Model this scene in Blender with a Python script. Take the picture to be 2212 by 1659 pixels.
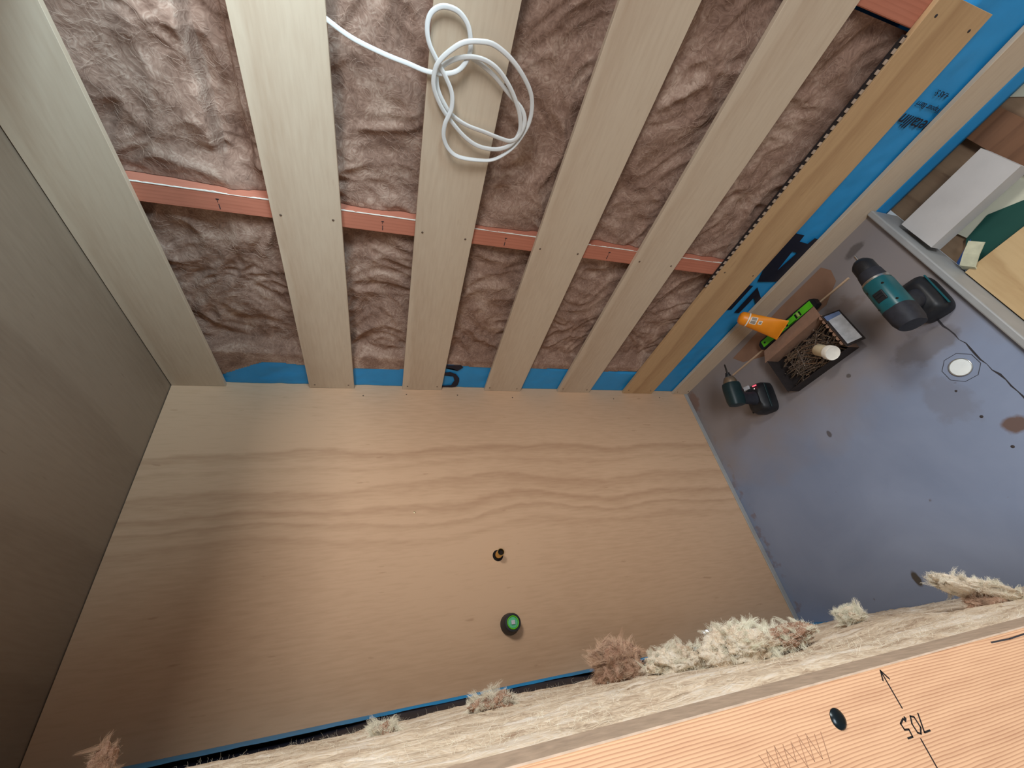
import bpy, bmesh, math, random
from mathutils import Vector, Matrix, noise

# ---------------------------------------------------------------- reset
for o in list(bpy.data.objects):
    bpy.data.objects.remove(o, do_unlink=True)
S = bpy.context.scene
COL = S.collection
random.seed(7)
noise.seed_set(4)

# ---------------------------------------------------------------- camera
# world: x = 0 is the plywood end wall, y = 0 the battened wall, z up, tray floor at z = 0
cam_d = bpy.data.cameras.new('camera')
cam_d.sensor_fit = 'HORIZONTAL'
cam_d.sensor_width = 36.0
cam_d.lens = 874.2797 / 2212 * 36.0
cam_d.clip_start = 0.01
cam = bpy.data.objects.new('camera', cam_d)
COL.objects.link(cam)
RIGHT = Vector((0.25399568, -0.16058677, -0.95378094))
UP = Vector((0.5926911, 0.80512168, 0.02227879))
BACK = Vector((0.76433203, -0.57095619, 0.29967578))
m = Matrix((RIGHT, UP, BACK)).transposed().to_4x4()
m.translation = Vector((1.26721554, -0.90907163, 1.34720082))
cam.matrix_world = m
S.camera = cam

# ---------------------------------------------------------------- world and light
w = bpy.data.worlds.new('world')
S.world = w
w.use_nodes = True
bg = w.node_tree.nodes['Background']
bg.inputs[0].default_value = (0.80, 0.90, 1.0, 1)
bg.inputs[1].default_value = 0.30

def area(name, loc, target, size, sizey, power, col, spread=180):
    d = bpy.data.lights.new(name, 'AREA')
    d.shape = 'RECTANGLE'; d.size = size; d.size_y = sizey
    d.energy = power; d.color = col; d.spread = math.radians(spread)
    o = bpy.data.objects.new(name, d); COL.objects.link(o)
    o.location = loc
    o.rotation_euler = (Vector(target) - Vector(loc)).to_track_quat('-Z', 'Y').to_euler()
    return o
area('window_daylight', (2.25, 0.32, 1.95), (0.6, -0.95, 0.8), 0.7, 0.4, 38, (1.0, 0.96, 0.90))
area('added_cool_fill', (1.80, -0.45, 1.30), (0.95, 0.03, 1.85), 0.35, 0.35, 4.2, (0.62, 0.85, 1.0), 75)  # added cool fill, stands in for lens glare over the upper corner
area('far_window_daylight', (3.0, -1.45, 2.05), (0.2, -0.1, 0.4), 0.9, 0.5, 42, (0.95, 0.97, 1.0))
S.view_settings.view_transform = 'Standard'
S.view_settings.look = 'None'
S.view_settings.gamma = 1.0
S.view_settings.use_curve_mapping = False
S.view_settings.exposure = 0.0

# ---------------------------------------------------------------- helpers
def lin(c):
    def f(v):
        v /= 255.0
        return v / 12.92 if v <= 0.04045 else ((v + 0.055) / 1.055) ** 2.4
    return (f(c[0]), f(c[1]), f(c[2]), 1.0)

def newmat(name, rough=0.7, metallic=0.0, spec=0.4):
    mt = bpy.data.materials.new(name); mt.use_nodes = True
    b = mt.node_tree.nodes['Principled BSDF']
    b.inputs['Roughness'].default_value = rough
    b.inputs['Metallic'].default_value = metallic
    b.inputs['Specular IOR Level'].default_value = spec
    return mt, mt.node_tree, b

def plain(name, col, rough=0.6, metallic=0.0, var=0.12, scale=60, bump=0.1, spec=0.4, dist=0.001):
    mt, nt, b = newmat(name, rough, metallic, spec)
    n = nt.nodes; l = nt.links
    tc = n.new('ShaderNodeTexCoord')
    no = n.new('ShaderNodeTexNoise'); no.inputs['Scale'].default_value = scale; no.inputs['Detail'].default_value = 5
    l.new(tc.outputs['Object'], no.inputs['Vector'])
    r = n.new('ShaderNodeValToRGB')
    c = lin(col)
    r.color_ramp.elements[0].position = 0.3; r.color_ramp.elements[1].position = 0.7
    r.color_ramp.elements[0].color = tuple(v * (1 - var) for v in c[:3]) + (1,)
    r.color_ramp.elements[1].color = tuple(min(1, v * (1 + var)) for v in c[:3]) + (1,)
    l.new(no.outputs['Fac'], r.inputs['Fac']); l.new(r.outputs['Color'], b.inputs['Base Color'])
    if bump:
        bp = n.new('ShaderNodeBump'); bp.inputs['Strength'].default_value = bump; bp.inputs['Distance'].default_value = dist
        l.new(no.outputs['Fac'], bp.inputs['Height']); l.new(bp.outputs['Normal'], b.inputs['Normal'])
    return mt

def math_node(nt, op, a, bb=None, cc=None):
    nd = nt.nodes.new('ShaderNodeMath'); nd.operation = op
    for i, v in enumerate((a, bb, cc)):
        if v is None: continue
        if isinstance(v, (int, float)): nd.inputs[i].default_value = v
        else: nt.links.new(v, nd.inputs[i])
    return nd.outputs[0]

def wood(name, base, dark, along='X', cross='Z', fine=1.0, rings=None, ring_scale=9.0, rough=0.62,
         ring_amt=0.35, wob=0.03, spec=0.3, grey=None):
    """veneer: fine streaks along the grain plus wandering growth ring bands"""
    mt, nt, b = newmat(name, rough, 0, spec)
    n = nt.nodes; l = nt.links
    tc = n.new('ShaderNodeTexCoord'); oi = n.new('ShaderNodeObjectInfo')
    sep = n.new('ShaderNodeSeparateXYZ'); l.new(tc.outputs['Object'], sep.inputs[0])
    off = math_node(nt, 'MULTIPLY', oi.outputs['Random'], 17.0)
    A = math_node(nt, 'ADD', sep.outputs[along], off)
    Cx = sep.outputs[cross]
    third = [a for a in 'XYZ' if a not in (along, cross)][0]
    comb = n.new('ShaderNodeCombineXYZ')
    l.new(math_node(nt, 'MULTIPLY', A, 0.12), comb.inputs[0]); l.new(Cx, comb.inputs[1]); l.new(sep.outputs[third], comb.inputs[2])
    fn = n.new('ShaderNodeTexNoise'); fn.inputs['Scale'].default_value = 130 * fine; fn.inputs['Detail'].default_value = 4
    l.new(comb.outputs[0], fn.inputs['Vector'])
    # wandering coordinate
    comb2 = n.new('ShaderNodeCombineXYZ')
    l.new(math_node(nt, 'MULTIPLY', A, 0.55), comb2.inputs[0]); l.new(Cx, comb2.inputs[1])
    w1 = n.new('ShaderNodeTexNoise'); w1.inputs['Scale'].default_value = 3.2; w1.inputs['Detail'].default_value = 1.5
    l.new(comb2.outputs[0], w1.inputs['Vector'])
    comb3 = n.new('ShaderNodeCombineXYZ')
    l.new(A, comb3.inputs[0]); l.new(Cx, comb3.inputs[1])
    w2 = n.new('ShaderNodeTexNoise'); w2.inputs['Scale'].default_value = 14; w2.inputs['Detail'].default_value = 3
    l.new(comb3.outputs[0], w2.inputs['Vector'])
    t = math_node(nt, 'ADD', Cx, math_node(nt, 'MULTIPLY', math_node(nt, 'SUBTRACT', w1.outputs['Fac'], 0.5), wob * 4))
    t = math_node(nt, 'ADD', t, math_node(nt, 'MULTIPLY', math_node(nt, 'SUBTRACT', w2.outputs['Fac'], 0.5), wob * 0.55))
    ramp = n.new('ShaderNodeValToRGB')
    cr = ramp.color_ramp
    if rings:
        # rings: list of (position in metres across, sharpness) mapped to -1..0
        l.new(math_node(nt, 'ADD', t, 1.0), ramp.inputs['Fac'])
        cr.elements[0].position = 0; cr.elements[0].color = (0, 0, 0, 1)
        cr.elements[1].position = 1; cr.elements[1].color = (0, 0, 0, 1)
        for (q, s, wd) in rings:
            for pp, v in ((q + 1 - wd, 0.0), (q + 1 - 0.008, s), (q + 1 + 0.005, 0.0)):
                e = cr.elements.new(min(1, max(0, pp))); e.color = (v, v, v, 1)
    else:
        fr = math_node(nt, 'FRACT', math_node(nt, 'MULTIPLY', t, ring_scale))
        l.new(fr, ramp.inputs['Fac'])
        cr.elements[0].position = 0; cr.elements[0].color = (0, 0, 0, 1)
        cr.elements[1].position = 1; cr.elements[1].color = (0, 0, 0, 1)
        for pp, v in ((0.45, 0.1), (0.9, 0.8)):
            e = cr.elements.new(pp); e.color = (v, v, v, 1)
    mix = n.new('ShaderNodeMixRGB'); mix.inputs[1].default_value = lin(base); mix.inputs[2].default_value = lin(dark)
    fsc = math_node(nt, 'MULTIPLY', math_node(nt, 'SUBTRACT', fn.outputs['Fac'], 0.5), 0.55)
    bigf = n.new('ShaderNodeTexNoise'); bigf.inputs['Scale'].default_value = 2.4; bigf.inputs['Detail'].default_value = 3
    l.new(comb2.outputs[0], bigf.inputs['Vector'])
    fac = math_node(nt, 'ADD', math_node(nt, 'MULTIPLY', ramp.outputs['Color'], ring_amt), fsc)
    fac = math_node(nt, 'ADD', fac, math_node(nt, 'MULTIPLY', math_node(nt, 'SUBTRACT', bigf.outputs['Fac'], 0.42), 0.55))
    nd = n.new('ShaderNodeClamp'); l.new(fac, nd.inputs[0])
    l.new(nd.outputs[0], mix.inputs[0])
    outc = mix.outputs[0]
    # short dark flecks
    comb4 = n.new('ShaderNodeCombineXYZ')
    l.new(math_node(nt, 'MULTIPLY', A, 0.22), comb4.inputs[0]); l.new(Cx, comb4.inputs[1])
    fl = n.new('ShaderNodeTexNoise'); fl.inputs['Scale'].default_value = 60; fl.inputs['Detail'].default_value = 2
    l.new(comb4.outputs[0], fl.inputs['Vector'])
    fr2 = n.new('ShaderNodeValToRGB'); fr2.color_ramp.elements[0].position = 0.70; fr2.color_ramp.elements[1].position = 0.76
    fr2.color_ramp.elements[1].color = (0.35, 0.35, 0.35, 1)
    l.new(fl.outputs['Fac'], fr2.inputs['Fac'])
    mix2 = n.new('ShaderNodeMixRGB'); l.new(fr2.outputs['Color'], mix2.inputs[0]); l.new(outc, mix2.inputs[1])
    mix2.inputs[2].default_value = lin(dark); outc = mix2.outputs[0]
    l.new(outc, b.inputs['Base Color'])
    bp = n.new('ShaderNodeBump'); bp.inputs['Strength'].default_value = 0.12; bp.inputs['Distance'].default_value = 0.001
    l.new(fn.outputs['Fac'], bp.inputs['Height']); l.new(bp.outputs['Normal'], b.inputs['Normal'])
    return mt

def fibre_mat(name, lo, mid, hi, stretch=(1, 1, 1), scale=16, bump=0.8):
    mt, nt, b = newmat(name, 0.95, 0, 0.1)
    n = nt.nodes; l = nt.links
    tc = n.new('ShaderNodeTexCoord'); mp = n.new('ShaderNodeMapping'); mp.inputs['Scale'].default_value = stretch
    l.new(tc.outputs['Object'], mp.inputs['Vector'])
    big = n.new('ShaderNodeTexNoise'); big.inputs['Scale'].default_value = scale; big.inputs['Detail'].default_value = 7
    big.inputs['Roughness'].default_value = 0.62; big.inputs['Distortion'].default_value = 1.6
    l.new(mp.outputs[0], big.inputs['Vector'])
    fi = n.new('ShaderNodeTexNoise'); fi.inputs['Scale'].default_value = scale * 5; fi.inputs['Detail'].default_value = 6
    fi.inputs['Distortion'].default_value = 4.0
    l.new(mp.outputs[0], fi.inputs['Vector'])
    r = n.new('ShaderNodeValToRGB'); cr = r.color_ramp
    cr.elements[0].position = 0.30; cr.elements[0].color = lin(lo)
    cr.elements[1].position = 0.72; cr.elements[1].color = lin(hi)
    e = cr.elements.new(0.5); e.color = lin(mid)
    s = math_node(nt, 'ADD', math_node(nt, 'MULTIPLY', big.outputs['Fac'], 0.65), math_node(nt, 'MULTIPLY', fi.outputs['Fac'], 0.35))
    l.new(s, r.inputs['Fac']); l.new(r.outputs[0], b.inputs['Base Color'])
    bp = n.new('ShaderNodeBump'); bp.inputs['Strength'].default_value = bump; bp.inputs['Distance'].default_value = 0.006
    l.new(s, bp.inputs['Height']); l.new(bp.outputs['Normal'], b.inputs['Normal'])
    return mt

def tag(o, label=None, cat=None, group=None, kind=None):
    if label: o['label'] = label
    if cat: o['category'] = cat
    if group: o['group'] = group
    if kind: o['kind'] = kind
    return o

def mobj(name, verts, faces, mat, parent=None, smooth=False, loc=None):
    me = bpy.data.meshes.new(name); me.from_pydata([tuple(v) for v in verts], [], faces); me.update()
    if mat: me.materials.append(mat)
    if smooth:
        for p in me.polygons: p.use_smooth = True
    o = bpy.data.objects.new(name, me); COL.objects.link(o)
    if parent: o.parent = parent
    if loc: o.location = loc
    return o

def bmobj(name, bm, mat, parent=None, smooth=False, bevel=0, segs=2):
    if bevel:
        bmesh.ops.bevel(bm, geom=[e for e in bm.edges if e.is_manifold and e.calc_face_angle(0) > 0.6], offset=bevel, segments=segs, affect='EDGES', profile=0.5)
    bmesh.ops.recalc_face_normals(bm, faces=bm.faces)
    me = bpy.data.meshes.new(name); bm.to_mesh(me); bm.free()
    if mat: me.materials.append(mat)
    if smooth:
        for p in me.polygons: p.use_smooth = True
    o = bpy.data.objects.new(name, me); COL.objects.link(o)
    if parent: o.parent = parent
    return o

def bx(bm, lo, hi, mtx=None):
    c = [(lo[i] + hi[i]) / 2 for i in range(3)]; s = [hi[i] - lo[i] for i in range(3)]
    r = bmesh.ops.create_cube(bm, size=1.0)
    for v in r['verts']:
        v.co = Vector((v.co.x * s[0] + c[0], v.co.y * s[1] + c[1], v.co.z * s[2] + c[2]))
        if mtx: v.co = mtx @ v.co
    return r['verts']

def boxobj(name, lo, hi, mat, parent=None, bevel=0.0008, segs=1):
    bm = bmesh.new(); bx(bm, lo, hi); return bmobj(name, bm, mat, parent, bevel=bevel, segs=segs)

def empty(name, loc, rz=0, label=None, cat=None, group=None):
    o = bpy.data.objects.new(name, None); COL.objects.link(o); o.empty_display_size = 0.02
    o.location = loc; o.rotation_euler = (0, 0, rz)
    return tag(o, label, cat, group)

def ring(c, u, v, a, b, n=24, e=2.0):
    out = []
    for i in range(n):
        t = 2 * math.pi * i / n; ct, st = math.cos(t), math.sin(t)
        p = Vector(c) + Vector(u) * (a * math.copysign(abs(ct) ** (2 / e), ct)) + Vector(v) * (b * math.copysign(abs(st) ** (2 / e), st))
        out.append(p)
    return out

def loft(name, rings, mat, parent=None, cap=True, smooth=True, closed=False):
    vs = []; fs = []; n = len(rings[0])
    for r in rings: vs += r
    m_ = len(rings)
    for k in range(m_ - 1 + (1 if closed else 0)):
        a, b_ = k * n, ((k + 1) % m_) * n
        for i in range(n):
            j = (i + 1) % n
            fs.append((a + i, a + j, b_ + j, b_ + i))
    if cap and not closed:
        fs.append(tuple(range(n - 1, -1, -1))); fs.append(tuple((m_ - 1) * n + i for i in range(n)))
    o = mobj(name, vs, fs, mat, parent, smooth)
    bm = bmesh.new(); bm.from_mesh(o.data); bmesh.ops.recalc_face_normals(bm, faces=bm.faces)
    for e in bm.edges:
        if len(e.link_faces) == 2 and e.calc_face_angle(0) > 0.7: e.smooth = False
    bm.to_mesh(o.data); bm.free()
    return o

def cyl_rings(p0, p1, prof, n=24):
    """prof: list of (t, r) along p0->p1"""
    p0 = Vector(p0); p1 = Vector(p1); d = (p1 - p0).normalized()
    u = d.orthogonal().normalized(); v = d.cross(u)
    return [ring(p0.lerp(p1, t), u, v, r, r, n) for t, r in prof]

def cyl(name, p0, p1, r, mat, parent=None, n=24, prof=None):
    return loft(name, cyl_rings(p0, p1, prof or [(0, r), (1, r)], n), mat, parent)

def fbm(v, o=5):
    return noise.fractal(v, 1.0, 2.0, o, noise_basis='PERLIN_ORIGINAL')

def sh(v): return Vector(v)

# ---------------------------------------------------------------- materials
P_RINGS = [(-0.245, 0.75, 0.05), (-0.30, 0.35, 0.03), (-0.372, 0.6, 0.06), (-0.437, 0.75, 0.045), (-0.478, 0.65, 0.03), (-0.53, 0.4, 0.035)]
M_plyP = wood('plywood_end_wall', (208, 174, 142), (152, 112, 82), along='Z', cross='Y', rings=P_RINGS, wob=0.040, ring_amt=0.5)
M_plyL = wood('plywood_ceiling', (150, 134, 116), (110, 92, 76), along='X', cross='Y', ring_scale=4, ring_amt=0.3, spec=0.4, rough=0.5)
M_bat = wood('plywood_strip', (208, 190, 166), (166, 134, 106), along='X', cross='Z', ring_scale=7, ring_amt=0.32, wob=0.02)
M_bat6 = wood('plywood_strip_orange', (200, 166, 124), (154, 116, 80), along='X', cross='Z', ring_scale=9, ring_amt=0.5, wob=0.03)
M_stud = wood('treated_stud', (196, 126, 102), (150, 84, 64), along='Z', cross='X', ring_scale=120, ring_amt=0.3, wob=0.004)
M_fstud = wood('foreground_stud', (214, 172, 136), (146, 96, 70), along='Z', cross='Y', ring_scale=620, ring_amt=0.8, wob=0.005, fine=1.3)
M_studedge = plain('dusty_timber_edge', (186, 166, 146), 0.9, var=0.18, scale=90, bump=0.3)
M_wrap = plain('blue_wrap', (44, 150, 214), 0.45, var=0.06, scale=14, bump=0.25, dist=0.004, spec=0.4)
M_ink = plain('navy_ink', (16, 24, 44), 0.5, var=0.1, bump=0)
M_ins = fibre_mat('brown_wool', (108, 82, 70), (154, 126, 110), (206, 182, 164), scale=9, bump=0.55)
M_insS = plain('brown_fibre', (190, 164, 146), 0.95, var=0.2, scale=8, bump=0)
M_nins = fibre_mat('cream_wool', (150, 120, 98), (232, 216, 192), (254, 251, 244), stretch=(2.4, 2.6, 0.8), scale=11, bump=0.5)
M_nfib = plain('cream_fibre', (250, 242, 226), 0.95, var=0.15, scale=9, bump=0)
M_bfib = plain('tan_fibre', (216, 188, 164), 0.95, var=0.25, scale=12, bump=0)
M_cable = plain('white_pvc', (226, 228, 226), 0.42, var=0.03, scale=30, bump=0.05, spec=0.5)
M_black = plain('black_plastic', (26, 28, 32), 0.45, var=0.2, scale=60, bump=0.1)
M_rubber = plain('dark_rubber', (36, 38, 46), 0.65, var=0.2, scale=90, bump=0.25)
M_teal = plain('teal_plastic', (16, 84, 92), 0.35, var=0.1, scale=50, bump=0.06, spec=0.5)
M_tealD = plain('dark_teal_plastic', (20, 42, 46), 0.45, var=0.15, scale=50, bump=0.08)
M_steel = plain('steel', (190, 190, 188), 0.3, 1.0, var=0.1, scale=80, bump=0.05)
M_dsteel = plain('dark_steel', (70, 68, 66), 0.4, 0.9, var=0.2, scale=80, bump=0.05)
M_nose = plain('warm_steel', (150, 136, 120), 0.4, 0.8, var=0.1, scale=80, bump=0.05)
M_nail = plain('nail_steel', (176, 168, 160), 0.3, 1.0, var=0.25, scale=40, bump=0.05)
M_grey = None
M_green = plain('lime_green', (92, 190, 36), 0.45, var=0.08, scale=40, bump=0.05)
M_orange = plain('orange_plastic', (240, 146, 28), 0.4, var=0.06, scale=30, bump=0.08, spec=0.5)
M_white = plain('white_ink', (236, 232, 220), 0.5, var=0.05, bump=0)
M_greyink = plain('grey_ink', (150, 140, 128), 0.5, var=0.1, bump=0)
M_card = plain('brown_cardboard', (150, 118, 98), 0.85, var=0.1, scale=60, bump=0.2)
M_cardD = plain('dark_and_shaded_card', (40, 34, 34), 0.85, var=0.2, scale=60, bump=0.2)
M_label = plain('faded_label', (186, 190, 196), 0.6, var=0.22, scale=45, bump=0.05)
M_labelB = plain('label_blue', (96, 118, 160), 0.6, var=0.1, scale=45, bump=0.05)
M_cream = plain('cream_plastic', (226, 214, 180), 0.5, var=0.05, scale=40, bump=0.05)
M_brass = plain('brass', (214, 176, 104), 0.22, 1.0, var=0.08, scale=60, bump=0.03)
M_dark = plain('dark_hole', (22, 14, 12), 0.9, var=0.1, bump=0)
M_mixb = plain('black_cap', (36, 38, 44), 0.5, var=0.15, scale=120, bump=0.1)
M_mixg = plain('green_cap', (92, 190, 140), 0.3, var=0.12, scale=120, bump=0.1)
M_pine = wood('pine_stick', (206, 180, 152), (160, 128, 100), along='X', cross='Y', ring_scale=60, wob=0.004)
M_painted = plain('white_painted_board', (196, 194, 192), 0.5, var=0.04, scale=20, bump=0.1)
M_creamsheet = plain('cream_sheet', (206, 206, 186), 0.6, var=0.04, scale=20, bump=0.05)
M_dgreen = plain('dark_green_card', (24, 74, 66), 0.6, var=0.06, scale=20, bump=0.05)
M_blue = plain('blue_card', (50, 90, 160), 0.6, var=0.06, scale=20, bump=0.05)
M_tape = plain('masking_tape', (206, 206, 178), 0.7, var=0.12, scale=60, bump=0.3)
M_offcut = wood('plywood_offcut', (204, 176, 132), (160, 122, 80), along='Y', cross='X', ring_scale=9, ring_amt=0.5, wob=0.04)
M_floorb = wood('outer_floorboards', (146, 122, 98), (96, 70, 54), along='Y', cross='X', ring_scale=14, ring_amt=0.5, wob=0.02)
M_plank = wood('brown_plank', (128, 92, 68), (86, 58, 42), along='X', cross='Y', ring_scale=20, ring_amt=0.5, wob=0.02)
M_damp = plain('kraft_offcut', (140, 108, 88), 0.8, var=0.08, scale=20, bump=0.05)
M_foil = plain('foil', (225, 228, 235), 0.25, 0.9, var=0.1, scale=90, bump=0.8, dist=0.002)
M_pen = plain('marker_ink', (24, 22, 24), 0.6, var=0.1, bump=0)
M_pencil = plain('pencil', (150, 116, 92), 0.7, var=0.1, bump=0)
M_wall = plain('room_wall', (196, 192, 184), 0.8, var=0.04, scale=4, bump=0.05)
M_navy = plain('navy_gap_shade', (24, 30, 48), 0.6, var=0.2, bump=0.1)  # dark tone painted in for the shade of the wall recesses
M_red, ntr, br = newmat('red_led', 0.4)
br.inputs['Base Color'].default_value = (0.8, 0.05, 0.08, 1)
br.inputs['Emission Color'].default_value = (1, 0.08, 0.12, 1); br.inputs['Emission Strength'].default_value = 2.0

# tray membrane: grey paint with scuffs, damp patch and flecks
def tray_mat():
    mt, nt, b = newmat('grey_membrane', 0.42, 0, 0.5)
    n = nt.nodes; l = nt.links
    tc = n.new('ShaderNodeTexCoord')
    def noi(sc, det=5, dist=0.0):
        q = n.new('ShaderNodeTexNoise'); q.inputs['Scale'].default_value = sc; q.inputs['Detail'].default_value = det
        q.inputs['Distortion'].default_value = dist; l.new(tc.outputs['Object'], q.inputs['Vector']); return q.outputs['Fac']
    def ramp(f, p0, p1, c0, c1):
        r = n.new('ShaderNodeValToRGB'); r.color_ramp.elements[0].position = p0; r.color_ramp.elements[1].position = p1
        r.color_ramp.elements[0].color = c0; r.color_ramp.elements[1].color = c1; l.new(f, r.inputs[0]); return r.outputs[0]
    base = ramp(noi(3, 6, 0.6), 0.3, 0.75, lin((120, 134, 160)), lin((144, 157, 182)))  # sky reflection is put into the blue of this base
    flecks = ramp(noi(38, 3), 0.71, 0.76, (0, 0, 0, 1), (0.6, 0.6, 0.6, 1))
    mx = n.new('ShaderNodeMixRGB'); l.new(flecks, mx.inputs[0]); l.new(base, mx.inputs[1]); mx.inputs[2].default_value = lin((92, 80, 76))
    # rusty dirt near the wall foot at x < 0.06
    sep = n.new('ShaderNodeSeparateXYZ'); l.new(tc.outputs['Object'], sep.inputs[0])
    near = math_node(nt, 'LESS_THAN', sep.outputs['X'], 0.04)
    d = ramp(noi(30, 5), 0.52, 0.62, (0, 0, 0, 1), (0.45, 0.45, 0.45, 1))
    mx2 = n.new('ShaderNodeMixRGB'); l.new(math_node(nt, 'MULTIPLY', near, d), mx2.inputs[0]); l.new(mx.outputs[0], mx2.inputs[1])
    mx2.inputs[2].default_value = lin((120, 90, 74))
    # dried brownish wash towards the battened wall and around the drain
    wv = math_node(nt, 'ADD', sep.outputs['Y'], math_node(nt, 'MULTIPLY', math_node(nt, 'SUBTRACT', noi(5, 4), 0.5), 0.35))
    wash = ramp(math_node(nt, 'ADD', wv, 1.0), 0.50, 0.72, (0, 0, 0, 1), (0.85, 0.85, 0.85, 1))
    mx3 = n.new('ShaderNodeMixRGB'); l.new(wash, mx3.inputs[0]); l.new(mx2.outputs[0], mx3.inputs[1]); mx3.inputs[2].default_value = lin((142, 132, 126))
    cur = mx3.outputs[0]
    dn = math_node(nt, 'MULTIPLY', math_node(nt, 'SUBTRACT', noi(28, 4), 0.5), 1.6)
    for (sx_, sy_, rx_, ry_, colr, amt) in ((.808, -.643, .022, .018, (104, 80, 66), .9), (.79, -.395, .075, .040, (104, 98, 96), .55),
            (.447, -.466, .007, .012, (74, 70, 70), .8), (.835, -.050, .03, .014, (82, 76, 74), .7), (.419, -.884, .009, .022, (72, 66, 56), .95),
            (.745, -.54, .05, .06, (112, 108, 110), .3), (.02, -.05, .03, .05, (126, 94, 80), .7), (.60, -.35, .006, .006, (80, 74, 72), .8), (.66, -.17, .10, .03, (110, 92, 84), .5)):
        ex = math_node(nt, 'DIVIDE', math_node(nt, 'SUBTRACT', sep.outputs['X'], sx_), rx_)
        ey = math_node(nt, 'DIVIDE', math_node(nt, 'SUBTRACT', sep.outputs['Y'], sy_), ry_)
        dd = math_node(nt, 'ADD', math_node(nt, 'SQRT', math_node(nt, 'ADD', math_node(nt, 'MULTIPLY', ex, ex), math_node(nt, 'MULTIPLY', ey, ey))), dn)
        mk = n.new('ShaderNodeMapRange'); mk.inputs['From Min'].default_value = 1.15; mk.inputs['From Max'].default_value = 0.75
        mk.inputs['To Min'].default_value = 0.0; mk.inputs['To Max'].default_value = amt
        l.new(dd, mk.inputs['Value'])
        mq = n.new('ShaderNodeMixRGB'); l.new(mk.outputs[0], mq.inputs[0]); l.new(cur, mq.inputs[1]); mq.inputs[2].default_value = lin(colr); cur = mq.outputs[0]
    l.new(cur, b.inputs['Base Color'])
    bp = n.new('ShaderNodeBump'); bp.inputs['Strength'].default_value = 0.12; bp.inputs['Distance'].default_value = 0.002
    l.new(noi(25, 4), bp.inputs['Height']); l.new(bp.outputs['Normal'], b.inputs['Normal'])
    return mt
M_grey = tray_mat()
M_rim = plain('grey_rim', (158, 160, 160), 0.45, var=0.08, scale=20, bump=0.1)
M_seam = plain('dark_crack', (52, 50, 54), 0.8, var=0.2, bump=0)

# ================================================================ THE SETTING
def struct(o): o['kind'] = 'structure'; return o
NY = -0.945      # room side of the near wall
XS = 1.015       # end of the near wall (stud face)
struct(boxobj('wall_end', (-0.02, -1.06, -0.02), (0.0, 0.10, 1.9975), M_plyP, bevel=0))
struct(boxobj('ceiling', (-0.02, -1.06, 2.0), (1.65, 0.10, 2.018), M_plyL, bevel=0))
struct(boxobj('wall_battened', (-0.02, 0.101, -0.12), (1.65, 0.12, 2.0), M_wall, bevel=0))
struct(boxobj('wall_near', (0.0, -1.06, -0.02), (XS - 0.046, -1.045, 2.0), M_navy, bevel=0))
struct(boxobj('floor', (0.0, -1.045, -0.03), (0.918, 0.0, 0.0), M_grey, bevel=0))
struct(boxobj('floor_outer', (0.934, -1.6, -0.13), (3.4, 0.10, -0.10), M_floorb, bevel=0))
struct(boxobj('shade_header', (1.12, -1.06, 1.78), (1.165, 0.0, 2.0), M_stud, bevel=0.002))  # unseen header beam, added to shade the ceiling and upper end wall
struct(boxobj('gap_light_stop', (-0.03, -1.06, 1.9), (-0.0205, 0.12, 2.018), M_navy, bevel=0))  # unseen backing, added to keep light out of the gap under the ceiling
# tray sill
struct(boxobj('trim_1', (0.918, -1.045, -0.10), (0.934, 0.0, 0.012), M_rim, bevel=0.003, segs=2))
# membrane upstands at the wall feet
struct(boxobj('baseboard_end', (0.0, NY + .006, 0.0), (0.004, 0.0, 0.018), M_rim, bevel=0.001))
# screw heads in the end wall panel and small surface marks
def screw_head(name, c, nrm, r, mat, parent=None):
    c = Vector(c); nrm = Vector(nrm)
    return loft(name, cyl_rings(c - nrm * 0.001, c + nrm * 0.0009, [(0, r), (0.6, r), (1, r * 0.7)], 12), mat, parent)
M_screw = plain('screw_zinc', (200, 186, 150), 0.4, 0.7, var=0.1, bump=0)
M_screwD = plain('screw_in_filler', (110, 92, 76), 0.6, 0.2, var=0.2, bump=0)
def fixing(c, mat, r, lab):
    o = screw_head('screw', c, (1, 0, 0), r, mat); tag(o, lab, 'screw', 'screws fixing the plywood end wall'); return o
fixing((0.0, -0.466, 1.251), M_screw, 0.0034, 'bright screw head alone in the middle of the plywood end wall')
wx = bpy.data.objects['wall_end']
for k, (y, z) in enumerate(((-0.022, 1.27), (-0.03, 1.42), (-0.022, 1.08), (-0.03, 0.86), (-0.03, 0.40), (-0.02, 0.16))):
    fixing((0.0, y, z), M_screwD, 0.0026, 'small dull screw head near the top edge of the plywood end wall, under the strips')

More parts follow.
